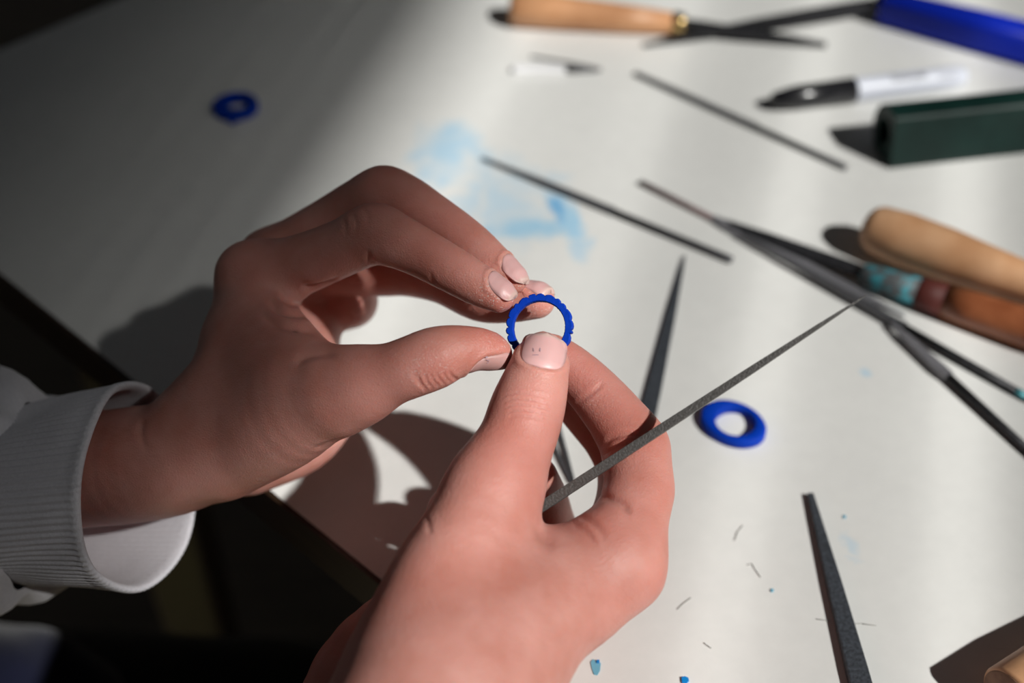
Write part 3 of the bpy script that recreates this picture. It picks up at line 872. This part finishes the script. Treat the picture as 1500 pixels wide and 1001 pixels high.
# needle file held in the right hand
f0, f1 = cpt(735, 781, 391.0), cpt(1270, 432, 372)
def file_mesh(p0, p1, st, sec, upv): return sweep(p0, p1, st, sec, upv)
hf = empty('needle_file', c2w(cpt(790, 745, 393))); tag(hf, 'thin grey needle file held by the sunlit hand, pointing up to the right', 'file')
V, F = sweep(c2w(f0), c2w(f1), [(0, 3.1, 2.4), (0.1, 3.1, 2.4), (0.45, 2.7, 2.1), (0.7, 2.1, 1.7), (0.88, 1.25, 1.0), (0.97, 0.6, 0.5), (1.0, 0.25, 0.25)], rrect(0.12), upv=c2w(cpt(700, 200, 200)) - c2w(cpt(900, 500, 400)))
bl = bevel(mobj('blade', V, F, M['steel_light'], hf, smooth=False), 0.12, 1)
bl.data.materials[0] = M['steel_mid']
V, F = sweep(c2w(f0 + (f0 - f1) * 0.16), c2w(f0), [(0, 2.6, 2.6), (1, 2.4, 2.4)], circ(16))
mobj('tang', V, F, M['steel'], hf)

# ------------------------------------------------------------------ wax ring blanks on the table
def blank(u, v, rx, ry, ang, hole, h, off=(0, 0), tilt=0.0):
    c = T(u, v, h / 2); c = np.array([c[0], c[1], 0.0])
    nth = 72; th = np.linspace(0, 2 * np.pi, nth, endpoint=False)
    prof = [(0, 0.35, 0), (0, 0.0, 0.35), (1, 0.0, -0.5), (1, 0.5, 0), (1, h - 0.9, 0), (1, h - 0.25, -0.35), (1, h, -1.0), (0, h, 0.4), (0, h - 0.4, 0.0)]
    V = []
    for w, z, o_ in prof:
        if w == 0: x = (hole + o_) * np.cos(th) + off[0]; y = (hole + o_) * np.sin(th) + off[1]
        else: x = (rx + o_) * np.cos(th); y = (ry + o_) * np.sin(th)
        X = x * math.cos(ang) - y * math.sin(ang); Y = x * math.sin(ang) + y * math.cos(ang)
        Z = z + (x * math.sin(tilt))
        V.append(np.stack([c[0] + X, c[1] + Y, Z], 1))
    m = len(prof); V = np.concatenate(V); F = []
    for i in range(m):
        for j in range(nth): F.append((i * nth + j, i * nth + (j + 1) % nth, ((i + 1) % m) * nth + (j + 1) % nth, ((i + 1) % m) * nth + j))
    return drop(V), F
V, F = blank(1074, 621, 13.2, 10.4, math.radians(-38), 7.6, 4.2, (0.6, 0.2))
tag(mobj('ring_blank', V, F, M['wax_blue']), 'smooth oval blue wax ring blank lying below the held file', 'ring')
V, F = blank(345, 156, 11.6, 11.2, 0.0, 5.6, 4.6, (0.9, 0.4))
nb = len(V); vv, ff = sweep(T(340, 172, 2), T(340, 182, 2), [(0, 4, 3), (0.5, 3, 2.4), (0.8, 1.2, 1.2)], rrect(0.3))
V, F = merge([(V, F), (drop(vv), ff)])
tag(mobj('ring_blank', V, F, M['wax_blue']), 'blue wax ring blank lying alone in the shade at upper left', 'ring')

# ------------------------------------------------------------------ files and tools on the table
def lay(p0, p1, st, sec, z=0.0, upv=(0, 0, 1)):
    V, F = sweep(p0, p1, st, sec, upv); return V, F
def simple_file(name, a, b, st, sec, material, label, cat='file', ha=None, hb=None, split=None, tang_mat=None, group=None):
    """a file from pixel a to pixel b; ha, hb = height of its axis at both ends"""
    st = [(t_, w * 1.12, h_ * 1.12) for t_, w, h_ in st]
    h = max(s[2] for s in st) / 2
    p0 = T(*a, ha if ha is not None else h); p1 = T(*b, hb if hb is not None else h)
    flat = ha is None and hb is None
    if split is None:
        V, F = sweep(p0, p1, st, sec)
        o = mobj(name, drop(V) if flat else V, F, material, smooth=False); bevel(o, 0.15, 1)
        tag(o, label, cat, group); return o
    e = empty(name, np.array([*((p0 + p1) / 2)[:2], 0.0])); tag(e, label, cat, group)
    pm = p0 + (p1 - p0) * split
    s1 = [(t_ / split, w, h_) for t_, w, h_ in st if t_ < split]; s2 = [((t_ - split) / (1 - split), w, h_) for t_, w, h_ in st if t_ > split]
    w0 = np.interp(split, [s[0] for s in st], [s[1] for s in st]); h0 = np.interp(split, [s[0] for s in st], [s[2] for s in st])
    V, F = sweep(p0, pm, s1 + [(1, w0, h0)], circ(14)); mobj('tang', drop(V) if flat else V, F, tang_mat or material, e)
    V, F = sweep(pm, p1, [(0, w0, h0)] + s2, sec); o = mobj('blade', drop(V) if flat else V, F, material, e, smooth=False); bevel(o, 0.15, 1)
    return e

simple_file('needle_file', (1072, 381), (706, 231), [(0, 2.9, 2.9), (0.02, 3.2, 3.2), (0.45, 3.0, 3.0), (0.47, 3.4, 2.4), (0.75, 3.0, 2.1), (1, 0.9, 0.7)], rrect(0.2), M['steel'],
            'slim dark needle file whose tip touches the pale blue smear', split=0.45)
simple_file('needle_file', (1240, 246), (930, 107), [(0, 2.4, 2.4), (0.02, 2.8, 2.8), (0.4, 2.8, 2.8), (0.42, 3.2, 2.2), (0.8, 3.0, 2.0), (1, 2.0, 1.6)], rrect(0.2), M['steel'],
            'slim grey needle file lying between the black marker and the blue smear', split=0.4)
# the flat pointed file behind the right hand
simple_file('needle_file', (930, 690), (1003, 374), [(0, 6.2, 1.6), (0.35, 5.4, 1.6), (0.7, 3.6, 1.5), (0.93, 1.6, 1.0), (1, 0.4, 0.5)], rrect(0.15), M['steel_blue'],
            'flat pointed steel file standing out from behind the sunlit index finger')
simple_file('needle_file', (1282, 1085), (1187, 724), [(0, 6.6, 3.0), (0.25, 6.2, 3.0), (0.6, 4.6, 2.4), (0.9, 2.6, 1.6), (1, 1.9, 1.3)], rrect(0.15), M['steel_blue'],
            'dark blued tapering file pointing up at the bottom right')
# bundle of three files under the wooden handles
simple_file('needle_file', (938, 267), (1325, 463), [(0, 2.2, 2.2), (0.03, 2.6, 2.6), (0.30, 2.6, 2.6), (0.36, 5.4, 1.6), (0.60, 5.6, 1.5), (0.8, 4.0, 1.3), (1, 0.8, 0.7)], rrect(0.15), M['steel_light'],
            'bright flat file with a reddish shank tip, widening then tapering to a point', split=0.30, tang_mat=M['steel_red'], ha=1.4, hb=1.0)
simple_file('needle_file', (1508, 585), (1085, 342), [(0, 3.2, 3.2), (0.40, 3.2, 3.2), (0.44, 3.4, 2.2), (0.8, 2.6, 1.8), (1, 0.9, 0.8)], rrect(0.2), M['steel'],
            'long thin file with a teal painted end running to the right edge', split=0.40, tang_mat=M['steel_black'], ha=1.6, hb=4.2)
V, F = sweep(T(1503, 582, 1.7), T(1488, 573.5, 1.75), [(0, 3.5, 3.5), (1, 3.5, 3.5)], circ(14))
teal_parent = [o_ for o_ in bpy.data.objects if o_.get('label', '').startswith('long thin file with a teal')][0]
mobj('teal_end', V, F, M['teal'], teal_parent)
simple_file('needle_file', (1530, 683), (1306, 474), [(0, 3.2, 3.2), (0.6, 3.2, 3.2), (0.66, 4.6, 1.8), (0.9, 3.4, 1.4), (1, 1.2, 0.8)], rrect(0.2), M['steel_light'],
            'dark round-shanked file diverging downward to the right edge', split=0.6, tang_mat=M['steel_black'], ha=1.6, hb=3.4)

# tool with teal ferrule and red-brown handle
def turned(name, p0, p1, prof, material, parent, n=36):
    V, F = sweep(p0, p1, [(t_, 2.12 * r, 2.12 * r) for t_, r in prof], circ(n)); return mobj(name, V, F, material, parent)
g0, g1 = T(1050, 322, 1.2), T(1272, 402, 5.0)
ft = empty('handled_file', np.array([*T(1300, 412)[:2], 0])); tag(ft, 'black tapered file with a worn teal ferrule and varnished red wood handle', 'file')
V, F = sweep(g0, g1, [(0, 3.0, 0.9), (0.06, 4.2, 1.3), (0.35, 6.4, 2.0), (0.85, 7.2, 2.6), (0.93, 6.8, 2.8), (1.0, 5.0, 3.0)], rrect(0.15))
bevel(mobj('blade', V, F, M['steel_black'], ft, smooth=False), 0.2, 1)
h0, h1 = T(1262, 400, 5.6), T(1345, 428, 6.2)
turned('ferrule', h0, h1, [(0, 3.4), (0.06, 4.6), (0.5, 5.2), (1.0, 6.0)], M['teal_worn'], ft)
hdir = h1 - h0
turned('collar', h0 + hdir * 1.0, h0 + hdir * 1.46, [(0, 6.0), (0.1, 6.4), (1, 6.9)], M['wood_band'], ft)
turned('handle', h0 + hdir * 1.46, h0 + hdir * 5.2 + np.array([0, 0, 1.5]), [(0, 6.9), (0.12, 7.3), (0.4, 8.0), (0.7, 7.2), (0.93, 6.6), (0.98, 5.4), (1, 3.0)], M['wood_red'], ft)
# pale wood handle resting across it
w0_, w1_ = T(1266, 330, 11.6), T(1575, 440, 14.0)
wh = empty('handled_tool', np.array([*T(1400, 400)[:2], 0])); tag(wh, 'pale rounded wooden tool handle lying above the red-handled file', 'tool')
turned('handle', w0_, w1_, [(0, 3.6), (0.010, 6.2), (0.03, 8.6), (0.065, 10.2), (0.2, 11.2), (0.4, 10.8), (0.65, 9.0), (0.9, 7.4), (1, 7.0)], M['wood'], wh, 48)
wdv = w1_ - w0_
turned('ferrule', w1_, w1_ + wdv * 0.14, [(0, 6.4), (1, 6.0)], M['brass'], wh)
V, F = sweep(w1_ + wdv * 0.14, w1_ + wdv * 0.75, [(0, 5, 3.5), (1, 2.5, 1.5)], rrect(0.2)); mobj('blade', V, F, M['steel_black'], wh, smooth=False)

# handle at the lower right corner
q0, q1 = T(1478, 1026, 10.8), T(1700, 886, 10.0)
wb_ = empty('handled_tool', np.array([*T(1560, 1000)[:2], 0])); tag(wb_, 'wooden handle with a flat sawn end in the bottom right corner', 'tool')
turned('handle', q0, q1, [(0, 9.4), (0.015, 10.2), (0.3, 10.6), (0.7, 9.4), (1, 7.6)], M['wood'], wb_, 48)
qd = (q1 - q0) / np.linalg.norm(q1 - q0)
turned('sawn_end', q0 - qd * 0.35, q0 + qd * 0.2, [(0, 9.0), (1, 9.5)], M['wood_end'], wb_, 48)

# wooden handled file at the top
k0, k1 = T(752, 12, 9.0), T(985, 34, 6.5)
tf = empty('handled_file', np.array([*T(900, 40)[:2], 0])); tag(tf, 'orange wooden handled file with a brass ferrule at the top edge', 'file')
turned('handle', k0 + (k0 - k1) * 0.02, k1, [(0, 6.0), (0.01, 8.0), (0.05, 9.3), (0.3, 9.0), (0.7, 7.4), (1, 5.6)], M['wood_orange'], tf, 40)
kd = k1 - k0
turned('ferrule', k1, k1 + kd * 0.075, [(0, 5.9), (0.15, 6.2), (0.85, 6.0), (1, 5.5)], M['brass'], tf, 40)
V, F = sweep(k1 + kd * 0.075, T(1210, 66, 1.4), [(0, 6, 4.5), (0.1, 9.0, 3.4), (0.4, 9.0, 3.0), (0.75, 6.5, 2.4), (1, 3.4, 1.8)], rrect(0.15))
bevel(mobj('blade', V, F, M['steel_black'], tf, smooth=False), 0.2, 1)
# blue handled file
b0, b1 = T(1292, 8, 9.0), T(1560, 78, 9.5)
bf = empty('handled_file', np.array([*T(1300, 30)[:2], 0])); tag(bf, 'file with a thick blue plastic handle at the top right', 'file')
V, F = sweep(b0, b1, [(0, 13, 13), (0.02, 16, 16), (0.5, 18.5, 18.5), (1, 19, 19)], rrect(0.45, 6)); mobj('handle', V, F, M['blue_plastic'], bf)
bd = b1 - b0
turned('collar', b0 - bd * 0.05, b0 + bd * 0.005, [(0, 3.6), (0.3, 5.6), (1, 6.2)], M['black_plastic'], bf)
V, F = sweep(b0 - bd * 0.05, T(942, 66, 1.0), [(0, 6, 4.0), (0.15, 9.0, 3.0), (0.5, 9.4, 2.6), (0.8, 6.5, 2.0), (1, 2.6, 1.2)], rrect(0.15))
bevel(mobj('blade', V, F, M['steel_black'], bf, smooth=False), 0.2, 1)

# marker
a0, a1 = T(1131, 147, 6.2), T(1413, 111, 6.0)
mk = empty('marker_pen', np.array([*T(1260, 140)[:2], 0])); tag(mk, 'marker pen with black cap and pale lettered barrel', 'marker')
split = a0 + (a1 - a0) * 0.415
turned('cap', a0, split, [(0, 2.6), (0.02, 3.6), (0.18, 5.0), (0.3, 5.7), (1, 6.2)], M['black_plastic'], mk, 40)
bdir = a1 - split
turned('barrel', split, a1, [(0, 5.8), (0.02, 5.9), (0.8, 5.7), (0.93, 5.3), (0.99, 4.4), (1, 3.4)], M['white_plastic'], mk, 40)
def wrap_text(txt, size, start, along, radius, center_axis_p, face_dir, mat_, parent):
    cu = bpy.data.curves.new('lettering', 'FONT'); cu.body = txt; cu.size = size; cu.align_x = 'LEFT'; cu.align_y = 'CENTER'
    tmp = bpy.data.objects.new('lettering_tmp', cu); col.objects.link(tmp)
    bpy.context.view_layer.update()
    me = bpy.data.meshes.new_from_object(tmp.evaluated_get(bpy.context.evaluated_depsgraph_get()))
    bpy.data.objects.remove(tmp); bpy.data.curves.remove(cu)
    n = len(me.vertices); co = np.empty(n * 3); me.vertices.foreach_get('co', co); co = co.reshape(-1, 3)
    F = [tuple(p.vertices) for p in me.polygons]; bpy.data.meshes.remove(me)
    a = along / np.linalg.norm(along); fd = face_dir - (face_dir @ a) * a; fd /= np.linalg.norm(fd); sd = np.cross(fd, a)
    ang = co[:, 1] / radius
    V = start + np.outer(co[:, 0], a) + radius * (np.outer(np.cos(ang), fd) + np.outer(np.sin(ang), sd))
    return mobj('lettering', V, F, mat_, parent, smooth=False)
wrap_text('Sharpie', 6.5, split + bdir * 0.30, bdir, 6.42, split, np.array([0, -0.45, 0.9]), M['ink'], mk)
wrap_text('FINE POINT', 1.9, split + bdir * 0.72, bdir, 6.42, split, np.array([0, -0.75, 0.65]), M['ink'], mk)

# green wax tube: flat topped D section with a bore
def wax_tube():
    A = T(1303, 249); Bp = T(1540, 222)
    ax = Bp - A; ax /= np.linalg.norm(ax); up = np.array([0, 0, 1.0]); sd = np.cross(up, ax)   # sd: away from viewer
    wd_, hh = 25.5, 26.5
    outer = []
    pts = [(0, 0), (0, 0), (wd_, 0)]
    # flat bottom, slanted flat front, round back
    prof = [(0.0, 0.6), (0.6, 0.0), (wd_ * 0.85, 0.0)]
    for i in range(0, 15):
        t_ = -math.pi / 2 + 0.35 + (math.pi - 0.35) * i / 14
        prof.append((wd_ * 0.56 + 11.5 * math.cos(t_), hh / 2 + (hh / 2) * math.sin(t_)))
    prof += [(5.2, hh - 0.3), (4.2, hh - 1.0)]
    n = 64
    P = np.array(prof); cc = np.array([wd_ * 0.55, hh * 0.50])
    ang = np.unwrap(np.arctan2(*(P - cc).T[::-1]))
    # resample by angle so that bore and outline share the count
    th = np.linspace(0, 2 * math.pi, n, endpoint=False); out = []
    Pc = np.vstack([P, P[:1]])
    for t_ in th:
        d = np.array([math.cos(t_), math.sin(t_)]); best = None
        for p, q in zip(Pc[:-1], Pc[1:]):
            e = q - p; den = d[0] * e[1] - d[1] * e[0]
            if abs(den) < 1e-9: continue
            w = p - cc; s = (w[0] * e[1] - w[1] * e[0]) / den; r = (w[0] * d[1] - w[1] * d[0]) / den
            if s > 0 and -1e-6 <= r <= 1 + 1e-6 and (best is None or s > best): best = s
        out.append(cc + d * best)
    out = np.array(out); inn = cc + np.stack([np.cos(th), np.sin(th)], 1) * 6.8
    L = 110.0
    to3 = lambda p, x: A + np.outer(p[:, 0], sd) + np.outer(p[:, 1], up) + ax * x
    V = np.concatenate([to3(out, 0), to3(out, L), to3(inn, L), to3(inn, 0)]); F = []
    for k in range(4):
        k2 = (k + 1) % 4
        for j in range(n): F.append((k * n + j, k * n + (j + 1) % n, k2 * n + (j + 1) % n, k2 * n + j))
    return V, F
V, F = wax_tube()
gt = mobj('wax_tube', V, F, M['green_wax'], smooth=False); tag(gt, 'dark green carving wax tube with a round bore at the right edge', 'wax tube')
gm = gt.modifiers.new('es', 'EDGE_SPLIT'); gm.split_angle = math.radians(30)
gt.data.polygons.foreach_set('use_smooth', np.ones(len(gt.data.polygons), dtype=bool))

# small silver bur near the top, the glint on its shank painted white
s0, s1 = T(752, 101, 1.6), T(880, 102, 1.3)
sb = empty('engraving_bur', np.array([*T(815, 103)[:2], 0])); tag(sb, 'short bur, its shank painted white as a glint, below the orange wooden handle', 'bur')
V, F = sweep(s0, T(828, 102, 1.6), [(0, 4.6, 2.6), (0.04, 5.0, 3.0), (1, 5.2, 3.0)], rrect(0.3)); mobj('shank', V, F, M['white_glint'], sb, smooth=False)
turned('head', T(828, 102, 1.9), s1, [(0, 1.6), (0.3, 1.9), (1, 0.9)], M['steel'], sb, 18)
simple_file('steel_pin', (778, 83), (872, 99), [(0, 1.2, 1.2), (0.5, 1.6, 1.6), (1, 1.0, 1.0)], circ(12), M['steel'], 'thin grey steel pin just above the short bur', 'pin')

# tweezers behind the right thumb
tw = empty('tweezers', np.array([*T(825, 660)[:2], 0])); tag(tw, 'fine steel tweezers seen between the sunlit thumb and index finger', 'tweezers')
for a_, b_ in (((770, 560), (836, 708)), ((795, 545), (841, 708))):
    V, F = sweep(T(*b_, 0.9), T(*a_, 1.4), [(0, 0.9, 0.9), (0.2, 1.5, 1.4), (1, 2.2, 1.8)], rrect(0.2)); mobj('arm', drop(V, 0.2), F, M['steel'], tw, smooth=False)

# ------------------------------------------------------------------ crumbs and lint
def flake(u, v, pts, th_, material, label, up=0.15):
    c = T(u, v)
    P = [T(u + x, v + y) for x, y in pts]
    lo = [p + np.array([0, 0, 0.02]) for p in P][::-1]; hi = [q + np.array([0, 0, th_]) for q in lo]
    V, F = prism(lo, hi)
    o = mobj('wax_flake', V, F, material, smooth=False); tag(o, label, 'wax flake', 'wax crumbs on the table'); return o
flake(872, 977, [(-7, -6), (-4, -10), (3, -7), (8, -4), (7, 6), (3, 13), (-2, 12), (-5, 4)], 0.35, M['wax_flake'], 'pale blue wax flake beside the sunlit wrist')
flake(876, 972, [(-2, -3), (2, -3), (2, 1), (-2, 1)], 0.9, M['wax_flake_deep'], 'tiny blue crumb on the pale flake by the wrist')
flake(1003, 998, [(-5, -4), (0, -5), (5, -3), (6, 1), (2, 5), (-4, 4)], 0.8, M['wax_flake_deep'], 'bright blue wax crumb at the bottom edge')
flake(1131, 866, [(-2, -2), (2, -2), (2, 2), (-2, 2)], 0.5, M['wax_flake'], 'tiny blue crumb left of the blued file')
flake(1237, 758, [(-2, -2), (2, -2), (2, 2), (-2, 2)], 0.4, M['wax_flake'], 'tiny blue crumb right of the blued file')
def lint(poly, label):
    pts = [T(u, v, 0.25) for u, v in poly]; parts = []
    for a, b in zip(pts[:-1], pts[1:]): parts.append(sweep(a, b, [(0, 0.32, 0.3), (1, 0.32, 0.3)], circ(6)))
    V, F = merge(parts); o = mobj('lint_fibre', V, F, M['lint']); tag(o, label, 'lint', 'lint fibres on the table')
lint([(1076, 792), (1080, 780), (1088, 770)], 'short grey fibre left of the blued file tip')
lint([(992, 893), (1000, 885), (1012, 876)], 'short grey fibre beside the knuckle of the sunlit hand')
lint([(1094, 828), (1101, 826), (1107, 836), (1114, 846)], 'faint bent fibre below the other fibres')
lint([(1195, 907), (1215, 910)], 'faint fibre left of the blued file shaft')
lint([(1246, 914), (1262, 914), (1283, 917)], 'faint fibre right of the blued file shaft')
lint([(1031, 942), (1036, 946), (1042, 950)], 'tiny dark fibre near the bottom edge')

# ------------------------------------------------------------------ floor level: rug and stool under the table
rg0 = np.array([-330.0, 60.0, FZ])
V, F = box([-520, -80, FZ], [380, 0, 0], [60, 420, 0], [0, 0, 9])
tag(mobj('rug', V, F, M['rug'], smooth=False), 'dark olive rug on the floor below the table edge', 'rug')
